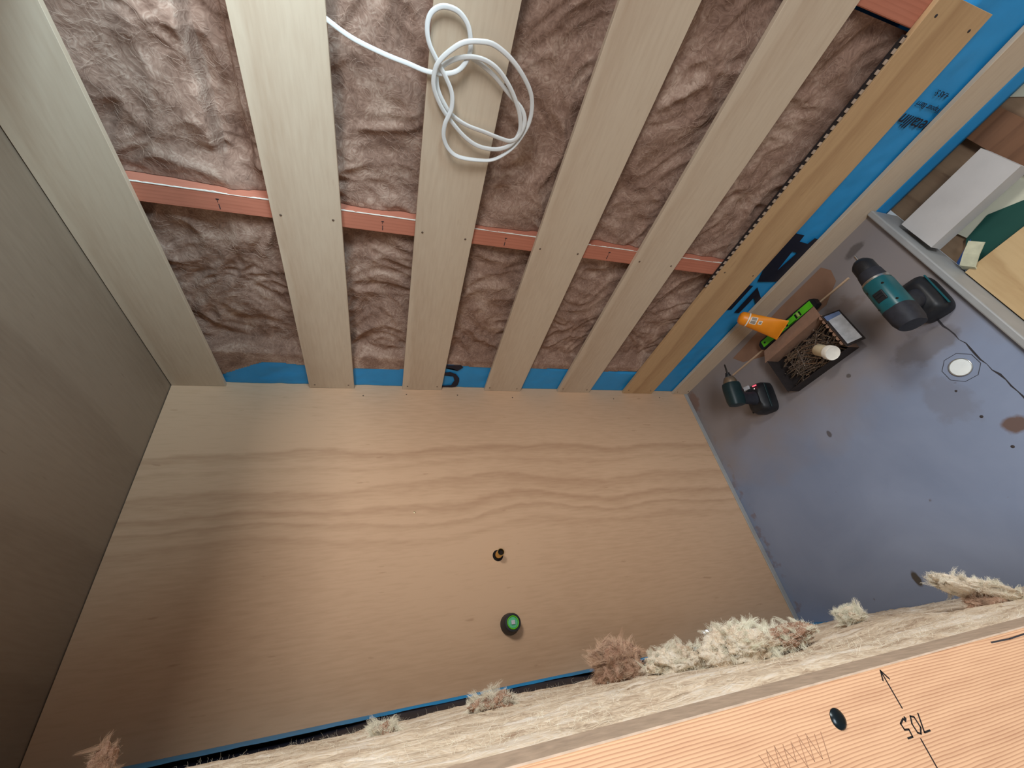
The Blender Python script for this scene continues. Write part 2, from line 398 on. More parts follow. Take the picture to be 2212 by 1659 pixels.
# blue building wrap behind the strips of the battened wall
def wrap_sheet():
    nx, nz = 150, 210
    X0, X1, Z0, Z1 = 0.0, 1.6, -0.06, 1.99
    vs = []; fs = []
    for i in range(nx + 1):
        x = X0 + (X1 - X0) * (i / nx) ** 1.25
        for j in range(nz + 1):
            z = Z0 + (Z1 - Z0) * j / nz
            e = 0.11 + 0.03 * noise.noise(Vector((z * 4, 3.1, 0)))
            fx = min(1, max(0, (x - e - 0.02) / 0.05)); fz = min(1, max(0, (z - 0.23) / 0.05))
            f = fx * fz; f = f * f * (3 - 2 * f)
            y = 0.0175 + 0.078 * f
            y += 0.004 * (fbm(Vector((x * 5, z * 7, 1.7)), 3)) * (1 if z > 0 else 0.2) + 0.0022 * fbm(Vector((x * 22 + z * 9, z * 16, 5)), 3)
            y = max(y, 0.0168)
            if z < -0.005: y = 0.004 + (0.0135 - 0.004) * 0
            vs.append((x, y, z))
    for i in range(nx):
        for j in range(nz):
            a = i * (nz + 1) + j
            fs.append((a, a + nz + 1, a + nz + 2, a + 1))
    o = mobj('building_wrap', vs, fs, M_wrap, smooth=True)
    sm = o.modifiers.new('thickness', 'SOLIDIFY'); sm.thickness = 0.0008; sm.offset = 1
    return tag(o, 'bright blue building wrap behind the plywood strips of the battened wall', 'building wrap')
WRAP = wrap_sheet()

def flat_poly(polys, holes=None, yy=0.0123, name='printed_letter', parent=WRAP, mat=None):
    """(x, z) outlines printed on the wrap; small thickness"""
    bm = bmesh.new()
    for P in polys:
        vs = [bm.verts.new((x, yy, z)) for x, z in P]
        f = bm.faces.new(vs)
    bmesh.ops.triangulate(bm, faces=bm.faces)
    r = bmesh.ops.extrude_face_region(bm, geom=list(bm.faces))
    for v in r['geom']:
        if isinstance(v, bmesh.types.BMVert): v.co.y += 0.0006
    return bmobj(name, bm, mat or M_ink, parent)
# big block letter A (feet towards +x) with its open triangle, and the letters beside it
A_outer = [(0.823, 0.185), (0.821, 0.143), (0.80, 0.140), (0.797, 0.103), (0.818, 0.096), (0.815, 0.061), (0.727, 0.054), (0.649, 0.086), (0.640, 0.158), (0.704, 0.185)]
A_hole = [(0.764, 0.133), (0.763, 0.110), (0.690, 0.123)]
q = A_outer
flat_poly([[q[0], q[1], q[2], A_hole[0], A_hole[2], q[8], q[9]],
           [q[2], q[3], A_hole[1], A_hole[0]],
           [q[3], q[4], q[5], q[6], q[7], q[8], A_hole[2], A_hole[1]]])
flat_poly([[(0.622, 0.190), (0.622, 0.161), (0.512, 0.162), (0.505, 0.190)]])
flat_poly([[(0.618, 0.139), (0.563, 0.067), (0.538, 0.068), (0.573, 0.114)], [(0.618, 0.139), (0.573, 0.114), (0.50, 0.116), (0.50, 0.139)]])
flat_poly([[(0.136, 1.145), (0.139, 1.085), (0.127, 1.075), (0.105, 1.093), (0.118, 1.110), (0.120, 1.145)]], yy=0.0128)
flat_poly([[(0.092, 1.140), (0.097, 1.118), (0.086, 1.096), (0.072, 1.104), (0.077, 1.118), (0.075, 1.140)],
           [(0.086, 1.096), (0.062, 1.080), (0.043, 1.077), (0.046, 1.096), (0.072, 1.104)],
           [(0.043, 1.077), (0.018, 1.079), (0.006, 1.086), (0.016, 1.104), (0.046, 1.096)],
           [(0.006, 1.086), (0.002, 1.100), (0.002, 1.140), (0.010, 1.140), (0.016, 1.104)]], yy=0.0128)

def text_obj(name, body, size, mtx, mat, parent, extrude=0.0003, shear=0.0, bold=0.0):
    cu = bpy.data.curves.new(name, 'FONT'); cu.body = body; cu.size = size; cu.extrude = extrude; cu.resolution_u = 3
    cu.shear = shear; cu.offset = bold
    t = bpy.data.objects.new(name, cu); COL.objects.link(t)
    bpy.context.view_layer.update()
    me = bpy.data.meshes.new_from_object(t.evaluated_get(bpy.context.evaluated_depsgraph_get()))
    bpy.data.objects.remove(t)
    me.transform(mtx); me.materials.clear(); me.materials.append(mat)
    o = bpy.data.objects.new(name, me); COL.objects.link(o); o.parent = parent
    return o
def wall_text(body, size, x, z, **k):
    # reads upward (+z), tops of the letters towards -x, faces -y
    mt = Matrix(((0, -1, 0, x), (0, 0, -1, 0.0125), (1, 0, 0, z), (0, 0, 0, 1)))
    return text_obj('printed_text', body, size, mt, M_ink, WRAP, **k)
wall_text('metallin', 0.038, 1.150, 0.056, shear=0.25, bold=0.0003)
wall_text('s 2 Vapour Barri', 0.016, 1.178, 0.062, shear=0.15)
wall_text('4.AS 5:', 0.016, 1.206, 0.100, shear=0.15)

# studs and strips of the battened wall
def stud(x0, x1, y0, y1, z0, z1, label, mat=M_stud):
    o = boxobj('stud', (x0, y0, z0), (x1, y1, z1), mat, bevel=0.0015)
    return tag(o, label, 'timber stud')
st = stud(0.645, 0.690, 0.0125, 0.094, 0.285, 1.99, 'salmon orange treated stud crossing behind the strips in the middle of the wall')
# torn paper and glue line along the stud
bm = bmesh.new()
pv = None
for k in range(560):
    z = 0.34 + k * 0.003
    wdt = max(0.0, 0.0022 * (0.35 + 1.4 * noise.noise(Vector((z * 16, 7, 1))) + 0.5 * noise.noise(Vector((z * 120, 3, 1)))))
    cur = (bm.verts.new((0.6896, 0.0116, z)), bm.verts.new((0.6898 + wdt, 0.0116, z)), bm.verts.new((0.6898 + wdt, 0.0150, z)), bm.verts.new((0.6896, 0.0150, z)))
    if pv:
        for q_ in range(4): bm.faces.new((pv[q_], pv[(q_ + 1) % 4], cur[(q_ + 1) % 4], cur[q_]))
    pv = cur
bmobj('torn_paper_edge', bm, M_white, st)
for z in (1.70, 1.36, 1.05, .74):
    bm = bmesh.new(); bx(bm, (0.652, 0.0119, z), (0.664, 0.0128, z + 0.0016)); bx(bm, (0.668, 0.0119, z + 0.001), (0.676, 0.0128, z + 0.002)); bx(bm, (0.674, 0.0119, z - 0.002), (0.676, 0.0128, z + 0.004))
    bmobj('staple_mark', bm, M_seam, st)
stud(1.272, 1.318, 0.0125, 0.094, 0.285, 1.99, 'salmon orange treated stud beside the cut end of the orange tinted strip')

BATS = [(1.8475, 1.997, 1.6, 'topmost', M_bat), (1.452, 1.597, 1.6, '', M_bat), (1.141, 1.285, 1.6, '', M_bat),
        (0.823, 0.972, 1.6, '', M_bat), (0.5115, 0.659, 1.6, '', M_bat), (0.195, 0.345, 1.331, '', M_bat6), (-0.008, 0.083, 1.6, '', M_bat)]
BLAB = ['pale plywood strip tight under the plywood ceiling, topmost on the battened wall',
        'pale plywood strip second from the ceiling, the cable leaves from its lower edge',
        'pale plywood strip behind the white cable coil',
        'pale plywood strip just below the white cable coil',
        'pale plywood strip next above the orange tinted strip',
        'orange tinted plywood strip with a cut end, above the lettered blue wrap',
        'narrow plywood strip at the foot of the battened wall, along the grey tray']
for (z0, z1, xe, _, mt), lab in zip(BATS, BLAB):
    e = empty('batten', (0, 0, z0), 0, lab, 'batten')
    o = boxobj('board', (0.0005, 0.0, 0), (xe, 0.012, z1 - z0), mt, e, bevel=0.0006)
    if z1 < 1.99:
        for x in (0.022, 0.668):
            for dz in (0.018, (z1 - z0) - 0.018):
                if z0 < 0 and x > .5: continue
                screw_head('screw', (x + random.uniform(-.004, .004), -0.0002, dz), (0, -1, 0), 0.0028, M_screwD, e)
    if xe < 1.5:
        for dz in (0.022, 0.128): screw_head('screw', (1.300, -0.0002, dz), (0, -1, 0), 0.003, M_seam, e)

# perforated cavity strip showing above the orange tinted strip
bm = bmesh.new()
bx(bm, (0.60, 0.005, 0.340), (1.262, 0.011, 0.3535))
o = bmobj('cavity_strip', bm, M_cardD); tag(o, 'dark strip with pale tabs along the upper edge of the orange tinted strip', 'cavity strip')
bm = bmesh.new(); x = 0.602
while x < 1.255:
    bx(bm, (x, 0.003, 0.3462), (x + 0.009, 0.0049, 0.3532)); x += 0.0185
o = bmobj('spacer_tabs', bm, M_studedge, o)

# ---------------------------------------------------------------- insulation batts
def swirl(x, z, seed):
    q = Vector((x * 5 + seed, z * 5, seed * 1.3))
    wv = noise.noise_vector(q) * 0.55
    p = Vector((x * 8, z * 8, seed)) + wv * 2.6
    r1 = 1 - abs(noise.noise(p)) * 2
    p2 = Vector((x * 19, z * 19, seed + 4)) + wv * 6
    r2 = 1 - abs(noise.noise(p2)) * 2
    return noise.noise(Vector((x * 6, z * 6, seed + 9))), r1, r2

def batt(x0f, x1, label, seed, z0=0.29, z1=1.985):
    st_ = 0.0042
    nx = int((x1 - 0.04) / st_) if x0f is None else int((x1 - x0f) / st_)
    xs0 = 0.04 if x0f is None else x0f
    nz = int((z1 - z0) / st_)
    vs = []; fs = []; idx = {}
    for i in range(nx + 1):
        x = xs0 + i * st_
        for j in range(nz + 1):
            z = z0 + j * st_
            if x0f is None:
                edge = 0.108 + 0.022 * noise.noise(Vector((z * 5, 0.3, seed))) + (0.022 if 0.3 < z < 1.15 else 0)
                if z > 1.72: edge -= (z - 1.72) * 0.45
                edge = max(edge, 0.03)
            else: edge = -1
            a, r1, r2 = swirl(x, z, seed)
            h = 0.047 + 0.012 * a - 0.011 * r1 - 0.0055 * r2 + 0.0012 * noise.noise(Vector((x * 70, z * 70, 2)))
            if x < edge + 0.02 and x0f is None:
                t = max(0, (x - edge) / 0.02); h = 0.0175 + (h - 0.0175) * t if t < 1 else h
                h = 0.021 - 0.0 * t + (h - 0.021) * t
                if x < edge - 0.0042: continue
            # groove showing the wrap, high up beside the ceiling
            if x > 0.72 and 1.615 < z < 1.69:
                g = min(1, (x - 0.72) / 0.05) * min(1, min(z - 1.615, 1.69 - z) / 0.014)
                h += 0.040 * g
            for m0, m1 in ((x1 - 0.012, x1), ):
                pass
            if x0f is None and x < 0.24: h = min(h - (0.0 if x > .145 else .002 * (r1 + r2)), 0.0158 + max(0, x - 0.160) * .5)
            idx[(i, j)] = len(vs); vs.append((x, max(h, 0.0135), z))
    for i in range(nx):
        for j in range(nz):
            k = [(i, j), (i + 1, j), (i + 1, j + 1), (i, j + 1)]
            if all(q_ in idx for q_ in k): fs.append(tuple(idx[q_] for q_ in k))
    o = mobj('insulation_batt', vs, fs, M_ins, smooth=True)
    tag(o, label, 'insulation')
    return o, {(round(v[0] / st_), round(v[2] / st_)): v[1] for v in vs}, st_

def strands(name, items, mat, parent, width=0.0007):
    """items: list of point lists; thin crossed ribbons"""
    vs = []; fs = []
    for pts in items:
        n_ = len(pts)
        for s in range(2):
            base = len(vs)
            for k, p in enumerate(pts):
                d = (pts[min(k + 1, n_ - 1)] - pts[max(k - 1, 0)])
                if d.length < 1e-7: d = Vector((1, 0, 0))
                u = d.orthogonal().normalized()
                if s: u = d.normalized().cross(u)
                wd = width * (1 - 0.7 * k / n_)
                vs.append(p - u * wd / 2); vs.append(p + u * wd / 2)
            for k in range(n_ - 1):
                a = base + 2 * k; fs.append((a, a + 1, a + 3, a + 2))
    return mobj(name, vs, fs, mat, parent)

def wall_fibres(b, field, st_, seed, x0, x1, n_):
    rnd = random.Random(seed); items = []
    for _ in range(n_):
        x = rnd.uniform(x0, x1); z = rnd.uniform(0.36, 1.97)
        ang = noise.noise(Vector((x * 3, z * 3, seed))) * 6 + rnd.uniform(-.5, .5)
        pts = []; L = rnd.randint(6, 14)
        for k in range(L):
            y = field.get((round(x / st_), round(z / st_)))
            if y is None or x > x1: break
            pts.append(Vector((x, max(0.0135, y - 0.002 - 0.003 * math.sin(k / L * 3.1)), z)))
            ang += noise.noise(Vector((x * 25, z * 25, seed + 3))) * 1.3
            x += math.cos(ang) * 0.005; z += math.sin(ang) * 0.005
        if len(pts) > 3: items.append(pts)
    o = strands('loose_fibres', items, M_insS, b, 0.00045); o['kind'] = 'stuff'
    return o

b1, f1, s1 = batt(None, 0.644, 'brown wool insulation between the plywood end wall and the middle stud', 2.0)
wall_fibres(b1, f1, s1, 5, 0.12, 0.64, 1300)
b2, f2, s2 = batt(0.6915, 1.271, 'brown wool insulation between the middle stud and the far stud', 11.0)
wall_fibres(b2, f2, s2, 8, 0.70, 1.265, 1600)

# ---------------------------------------------------------------- near wall: wrap, insulation, stud
nw_bm = []
def near_wrap():
    vs = []; fs = []; nx, nz = 14, 240
    def sm(a, b, v): t = min(1, max(0, (v - a) / (b - a))); return t * t * (3 - 2 * t)
    for i in range(nx + 1):
        for j in range(nz + 1):
            z = 0.001 + 1.985 * j / nz
            wd = 0.010 + 0.085 * sm(1.28, 1.55, z) + 0.11 * (1 - sm(0.30, 0.60, z)) + 0.008 * noise.noise(Vector((z * 9, 2, 2)))
            wd += 0.05 * math.exp(-((z - 0.80) / 0.05) ** 2)
            x = 0.0006 + max(0.004, wd) * i / nx
            t = i / nx
            y = -0.9385 - 0.006 * t * t + 0.0012 * fbm(Vector((x * 20, z * 14, 8)), 3) * t
            vs.append((x, y, z))
    for i in range(nx):
        for j in range(nz):
            a = i * (nz + 1) + j; fs.append((a, a + nz + 1, a + nz + 2, a + 1))
    o = mobj('building_wrap', vs, fs, M_wrap, smooth=True)
    return tag(o, 'thin sliver of blue building wrap between the end wall and the cream wool', 'building wrap')
NWR = near_wrap()
def near_batt():
    vs = []; fs = []; sx, sz = 0.0045, 0.0045
    nx = int((XS - 0.046 - 0.11) / sx); nz = int(1.97 / sz)
    for i in range(nx + 1):
        x = 0.11 + i * sx
        for j in range(nz + 1):
            z = 0.005 + j * sz
            wv = noise.noise_vector(Vector((x * 9, z * 5, 3)))
            p = Vector((x * 30, z * 7, 1)) + wv * 0.9
            r1 = 1 - abs(noise.noise(p)) * 2
            r2 = 1 - abs(noise.noise(Vector((x * 80, z * 26, 5)) + wv * 2)) * 2
            big = noise.noise(Vector((x * 4, z * 4, 12)))
            y = -0.9465 + 0.007 * big + 0.0045 * r1 + 0.0022 * r2
            # slumps back towards the end wall higher up; rolls forward in soft lumps lower down
            hi = min(1, max(0, (z - 0.55) / 0.3)); y -= 0.0035 * hi
            xe = 0.125 + 0.195 * min(1, max(0, (z - 0.55) / 0.3)) + 0.03 * noise.noise(Vector((z * 9, 4, 4))); t = min(1, max(0, (x - xe) / 0.07)); y = -1.0 + (y + 1.0) * (t * t * (3 - 2 * t))
            y = min(y, -0.9325)
            # pressed down against the stud
            e = min(1, max(0, (XS - 0.046 - x) / 0.03)); y = -0.955 + (y + 0.955) * (0.35 + 0.65 * e)
            vs.append((x, min(y, -0.9325 if x < XS - .05 else -.95), z))
    for i in range(nx):
        for j in range(nz):
            a = i * (nz + 1) + j; fs.append((a, a + nz + 1, a + nz + 2, a + 1))
    o = mobj('insulation_batt', vs, fs, M_nins, smooth=True)
    return tag(o, 'cream wool insulation packed behind the pencilled stud in the near wall', 'insulation')
NB = near_batt()

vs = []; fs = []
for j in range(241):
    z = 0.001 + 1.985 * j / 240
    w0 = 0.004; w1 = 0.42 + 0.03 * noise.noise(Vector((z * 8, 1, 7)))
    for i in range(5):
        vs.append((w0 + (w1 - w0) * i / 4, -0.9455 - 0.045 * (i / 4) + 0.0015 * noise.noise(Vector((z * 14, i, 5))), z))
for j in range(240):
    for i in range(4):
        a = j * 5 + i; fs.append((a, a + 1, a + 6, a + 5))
o = mobj('gap_shade_sheet', vs, fs, M_navy, NB, True); o['label'] = 'dark navy sheet standing for shade in the gap behind the wool'  # added dark sheet, its colour makes the shade of the deep gap

rnd = random.Random(21)
def curly(p, d, L, n_, curl, rnd):
    pts = [Vector(p)]; d = Vector(d).normalized()
    for k in range(n_):
        d = (d + Vector((rnd.gauss(0, curl), rnd.gauss(0, curl), rnd.gauss(0, curl)))).normalized()
        pts.append(pts[-1] + d * (L / n_))
    return pts
items = []
for _ in range(11000):
    x = rnd.uniform(0.38, 0.95) ; z = rnd.uniform(0.01, 1.7)
    items.append(curly((x, -0.949 + rnd.uniform(-.003, .004), z), (rnd.gauss(0, .6), rnd.uniform(.05, .7), rnd.choice((-1, 1))), rnd.uniform(.005, .016), 6, .5, rnd))
fz = strands('loose_fibres', items, M_nfib, NB, 0.00022); fz['kind'] = 'stuff'

def lump(name, c, r, stretch, mat, parent, seed, amp=0.45, fib=None, fibmat=None, flen=0.012, n_=4500, axis=None, sub=5):
    bm = bmesh.new(); bmesh.ops.create_icosphere(bm, subdivisions=sub, radius=1.0)
    for v in bm.verts:
        p = v.co.copy()
        w_ = noise.noise_vector(p * 1.4 + Vector((seed, 0, 0))) * 0.7
        d = 1 + amp * noise.noise(p * 1.3 + w_ + Vector((0, seed, 0))) + amp * 0.5 * (1 - 2 * abs(noise.noise(p * 3.2 + w_ * 2 + Vector((seed, seed, 0))))) \
            + amp * 0.22 * (1 - 2 * abs(noise.noise(p * 8 + w_ * 3)))
        v.co = Vector((p.x * stretch[0], p.y * stretch[1], p.z * stretch[2])) * r * d
        if axis is not None: v.co = axis @ v.co
        v.co += Vector(c)
    pts = [(v.co.copy(), v.normal.copy()) for v in bm.verts]
    bm.normal_update(); pts = [(v.co.copy(), v.normal.copy()) for v in bm.verts]
    o = bmobj(name, bm, mat, parent, smooth=True)
    rr = random.Random(seed); it = []
    # wispy locks of fibre that taper to a point, then a short fuzz
    for _ in range(int(n_ / 90)):
        p, nn = rr.choice(pts)
        d0 = (nn * 0.7 + Vector((rr.gauss(0, .35), 0.45 + rr.gauss(0, .3), rr.gauss(0, .55)))).normalized()
        LL = flen * rr.uniform(.4, 1.25); bend = Vector((rr.gauss(0, .9), rr.gauss(-.3, .6), rr.gauss(0, 1.4)))
        core = [p + d0 * (LL * t_ / 6) + bend * (LL * .35 * (t_ / 6) ** 2) for t_ in range(7)]
        for _k in range(46):
            o0 = Vector((rr.gauss(0, 1), rr.gauss(0, 1), rr.gauss(0, 1))) * 0.0019
            cut = rr.randint(3, 7)
            it.append([core[t_] + o0 * (1 - .45 * t_ / 6) + Vector((rr.gauss(0, 1), rr.gauss(0, 1), rr.gauss(0, 1))) * .0006 - nn * (.0015 if t_ == 0 else 0) for t_ in range(cut)])
    for _ in range(int(n_ * .5)):
        p, nn = rr.choice(pts)
        it.append(curly(p - nn * 0.001, nn * .7 + Vector((rr.gauss(0, .8), rr.gauss(0, .8), rr.gauss(0, .8))), flen * rr.uniform(.2, .75), 5, .5, rr))
    f_ = strands('loose_fibres', it, fibmat or mat, o, 0.00028); f_['kind'] = 'stuff'
    return o
M_tan = fibre_mat('tan_wool', (140, 104, 84), (186, 150, 128), (226, 204, 186), scale=40)
M_crm = fibre_mat('cream_clump', (196, 160, 126), (246, 234, 214), (253, 250, 240), scale=40)
def tuft(c, r, stretch, mat, fm, seed, label, **k):
    o = lump('wool_tuft', c, r, stretch, mat, NB, seed, fibmat=fm, **k)
    o['label'] = label; return o
tuft((0.60, -0.926, 1.010), 0.0225, (.9, 1.15, 1.25), M_tan, M_bfib, 3, 'pinkish brown tuft of wool standing up highest from the near wall insulation', flen=.018, n_=10000, amp=.45)
tuft((0.665, -0.934, 0.955), 0.022, (.9, .6, 1.5), M_crm, M_nfib, 4, 'pale fluffy clump between the brown tuft and the foil scrap')
tuft((0.70, -0.932, 0.865), 0.030, (1., .75, 1.5), M_crm, M_nfib, 9, 'large cream clump of wool beside the foil scrap', flen=.016, n_=7000)
tuft((0.72, -0.932, 0.800), 0.020, (1., .6, 1.7), M_tan, M_nfib, 15, 'tan hollowed clump of wool to the right of the large cream clump')
tuft((0.655, -0.925, 0.585), 0.014, (1, .7, 1.3), M_crm, M_nfib, 12, 'small pointed cream tuft over the foot of the grey tray')
tuft((0.62, -0.944, 1.34), 0.011, (1, .8, 1.0), M_tan, M_nfib, 17, 'small greyish tuft over the dark gap, near the lower left of the photo')
tuft((0.62, -0.938, 1.205), 0.014, (1, .6, 1.6), M_tan, M_nfib, 18, 'low tan tuft midway along the dark gap')
tuft((0.50, -0.921, 1.662), 0.012, (.7, 1.3, .9), M_tan, M_bfib, 23, 'wispy tuft close to the dark ceiling corner, lower left of the photo', n_=1500, flen=.016)
# long curled flap of batt at the right
ax = Matrix.Rotation(math.radians(-19), 3, 'X')
tuft((0.80, -0.924, 0.495), 0.022, (.9, .48, 3.2), M_crm, M_nfib, 31, 'long peeled flap of cream wool rising at the right hand end of the near wall', axis=ax, amp=.3, flen=.01)
tuft((0.80, -0.941, 0.500), 0.014, (1, .7, 1.8), M_tan, M_bfib, 33, 'brown shadowed clump under the long peeled flap of wool', amp=.4)
# foil scrap
vs = []; fs = []
for i in range(7):
    for j in range(7):
        vs.append((0.655 + 0.006 * noise.noise(Vector((i * .9, j * .7, 1))), -0.925 + i * 0.0032, 0.875 + (j - 3) * 0.0028 + 0.002 * noise.noise(Vector((i, j, 4)))))
for i in range(6):
    for j in range(6):
        a = i * 7 + j; fs.append((a, a + 7, a + 8, a + 1))
o = mobj('foil_scrap', vs, fs, M_foil); o.modifiers.new('t', 'SOLIDIFY').thickness = 0.0004
tag(o, 'small crumpled silver foil scrap poking up behind the large cream clump', 'foil')

# foreground stud with notes
FS = empty('stud', (XS - 0.0225, -0.99, 0.0), 0, 'sawn pink pine stud in the foreground with a pencilled arrow and number', 'timber stud')
def loc_(p): return Vector(p) - Vector(FS.location)
bm = bmesh.new(); bx(bm, loc_((XS - 0.0445, -1.040, 0.0)), loc_((XS, -0.9462, 1.999)))
bmobj('timber', bm, M_fstud, FS, bevel=0.0012)
bm = bmesh.new(); bx(bm, loc_((XS - 0.0450, -0.9464, 0.0)), loc_((XS - 0.0012, -0.9452, 1.998)))
o = bmobj('planed_edge', bm, M_studedge, FS); o['label'] = 'dusty grey brown planed edge'
def penline(pts, w_, mat, nm='pencil_mark'):
    bm = bmesh.new()
    for a, b_ in zip(pts[:-1], pts[1:]):
        a = Vector((0, *a)); b_ = Vector((0, *b_)); d = (b_ - a).normalized(); u = Vector((0, -d.z, d.y)) * w_ / 2
        a -= d * w_ * .3; b_ += d * w_ * .3
        vv = [a - u, b_ - u, b_ + u, a + u]
        lo = [bm.verts.new(loc_((XS - 0.0001, v.y, v.z))) for v in vv]; hi = [bm.verts.new(loc_((XS + 0.0002, v.y, v.z))) for v in vv]
        bm.faces.new(hi); bm.faces.new(lo[::-1])
        for k in range(4): bm.faces.new((lo[k], lo[(k + 1) % 4], hi[(k + 1) % 4], hi[k]))
    return bmobj(nm, bm, mat, FS)
penline([(-0.9475, 1.0340), (-0.967, 1.0335)], 0.0008, M_pen, 'marker_arrow')
penline([(-0.9525, 1.0365), (-0.9475, 1.0340), (-0.9525, 1.0305)], 0.0009, M_pen, 'marker_arrow')
penline([(-0.982, 1.0325), (-1.03, 1.0325)], 0.0008, M_pen, 'marker_arrow')
# 7 0 . 5 written so that it reads upward, tops of the digits towards the room... seen upside down
def digit(pts, oz, oy=-0.9715, s=0.0085):
    # u runs up (+z), v towards -y (bottom of digit at -y)
    return [(oy - 0.0 - (v) * s, oz + (u) * s * 0.62) for u, v in pts]
penline(digit([(0, 1), (1, 1), (.35, 0)], 1.0215), 0.0009, M_pen, 'marker_digit')
penline(digit([(.5, 1), (0, .7), (.1, .1), (.6, 0), (1, .4), (.9, .9), (.5, 1)], 1.0275), 0.0009, M_pen, 'marker_digit')
penline(digit([(.2, 0), (.45, .12)], 1.0345), 0.0016, M_pen, 'marker_digit')
penline(digit([(1, 1), (.2, 1), (.15, .6), (.8, .55), (.9, .2), (.1, 0)], 1.0368), 0.0009, M_pen, 'marker_digit')
rr = random.Random(3)
for k in range(7):
    z0 = 1.150 - k * 0.006
    penline([(-0.966 + rr.uniform(-.002, .002), z0), (-0.976 + rr.uniform(-.003, .003), z0 - .004), (-0.966, z0 - .006)], 0.0003, M_pencil)
penline([(-0.966, 1.103), (-0.979, 1.106)], 0.0004, M_pencil)
# dark crack near the edge
penline([(-0.9490, 0.915), (-0.9498, 0.893), (-0.9494, 0.872)], 0.0010, M_seam, 'crack')
# countersunk black screw
bm = bmesh.new()
sc = (XS, -0.9630, 1.0865)
p0 = loc_((XS - 0.001, sc[1], sc[2])); p1 = loc_((XS + 0.0022, sc[1], sc[2]))
M_bscrew = plain('black_screw', (30, 38, 42), 0.25, 0.6, var=0.2, bump=0.05)
o = loft('screw', cyl_rings(p0, p1, [(0, .0052), (.45, .0052), (.8, .0042), (1, .0022)], 24), M_bscrew, FS)
o['label'] = 'black round screw head'

# ================================================================ cable coil
CABP = [(705, 42), (760, 82), (830, 117), (880, 137), (925, 155)]
zoom = [(400, 712), (520, 660), (600, 530), (612, 400), (585, 240), (490, 110), (345, 62), (235, 120), (192, 250), (212, 420), (295, 600), (370, 745), (430, 900), (430, 1040), (400, 1120), (362, 1210), (352, 1330), (400, 1445), (500, 1520), (700, 1552), (850, 1540), (1010, 1440), (1120, 1300), (1190, 1150), (1205, 960), (1150, 790), (1020, 590), (850, 440), (700, 402), (550, 412), (430, 480), (320, 580), (268, 680), (255, 840), (320, 1020), (420, 1170), (560, 1330), (700, 1420), (870, 1445), (1000, 1400), (1085, 1280), (1090, 1130), (1050, 980), (990, 840), (900, 700), (800, 610), (680, 560), (550, 553), (430, 585), (330, 650), (285, 740), (295, 860), (345, 980), (430, 1110), (570, 1210), (750, 1280), (900, 1340), (1000, 1365), (1075, 1320), (1135, 1190), (1110, 1060), (1000, 930), (850, 745), (710, 620), (615, 557)]
CABP += [(880 + a / 4.483, b / 4.483) for a, b in zoom]
C0 = cam.matrix_world.translation.copy()
def raydir(u, v):
    return RIGHT * ((u - 1106.0) / 874.2797) - UP * ((v - 829.5) / 874.2797) - BACK
def hit_y(u, v, y):
    d = raydir(u, v); return C0 + d * ((y - C0.y) / d.y)
pts = []
NP = len(CABP)
for k, (u, v) in enumerate(CABP):
    # each turn of the coil lies on the one beneath
    if k < 5: dep = -0.006 - 0.004 * k / 5
    else: dep = -0.008 - 0.020 * (0.5 + 0.5 * math.sin(k * 0.42)) * 0.6 - 0.010 * (1 - abs(2 * k / NP - 1))
    pts.append(hit_y(u, v, dep))
pts[0] = hit_y(703, 40, 0.004)
def cr_spline(P, n_=5):
    out = []
    for i in range(len(P) - 1):
        p0, p1, p2, p3 = P[max(i - 1, 0)], P[i], P[i + 1], P[min(i + 2, len(P) - 1)]
        for k in range(n_):
            t = k / n_
            out.append(0.5 * ((2 * p1) + (p2 - p0) * t + (2 * p0 - 5 * p1 + 4 * p2 - p3) * t * t + (-p0 + 3 * p1 - 3 * p2 + p3) * t ** 3))
    out.append(P[-1]); return out
sp = cr_spline(pts, 6)
rings_ = []
NS = len(sp)
for i, p in enumerate(sp):
    d = (sp[min(i + 1, NS - 1)] - sp[max(i - 1, 0)]).normalized()
    nrm = Vector((0, -1, 0)); u = d.cross(nrm).normalized(); v = u.cross(d).normalized()
    tw = 0.35 * math.sin(i * 0.05) + (1.0 * math.exp(-((i - 150) / 14.0) ** 2))
    uu = u * math.cos(tw) + v * math.sin(tw); vv = -u * math.sin(tw) + v * math.cos(tw)
    rg = []
    for k in range(16):
        t = 2 * math.pi * k / 16
        groove = 1 - 0.16 * math.exp(-((abs(math.sin(t)) - 1) / 0.08) ** 2)
        rg.append(p + uu * (0.0042 * math.cos(t)) + vv * (0.0027 * math.sin(t) * groove))
    rings_.append(rg)
o = loft('cable', rings_, M_cable)
tag(o, 'flat white electrical cable hanging in a loose coil against the strips', 'cable')

# ================================================================ pipe stub and mixer cap on the end wall
e = empty('pipe_stub', (0.0, -0.618, 1.006), 0, 'short brass pipe stub poking out of the plywood end wall', 'pipe')
loft('hole_edge', cyl_rings((0.0002, 0, 0), (0.0006, 0, 0), [(0, .0165), (1, .0165)], 28), M_dark, e)
d = Vector((1, 0.0, -0.0)).normalized()
rg = cyl_rings((0, 0, 0), (0.030, 0.0, 0.0), [(0, .0088), (1, .0088)], 24)
rgi = cyl_rings((0.030, 0, 0), (0.004, 0, 0), [(0, .0072), (1, .0072)], 24)
u_ = Vector((0, 1, 0)); v_ = Vector((0, 0, 1))
R4 = [ring((x_, 0, 0), u_, v_, r_, r_, 24) for x_, r_ in ((0.0003, .0105), (.0400, .0105), (.0405, .0101), (.0405, .0090), (.040, .0087), (.030, .0087))]
loft('pipe', R4, M_brass, e, cap=False)
loft('bore', [ring((x_, 0, 0), u_, v_, r_, r_, 24) for x_, r_ in ((0.030, .0087), (.0305, .0087))], M_dark, e)
e = empty('shower_valve', (0.0, -0.803, 1.000), 0, 'black capped shower valve with a green face on the plywood end wall', 'shower valve')
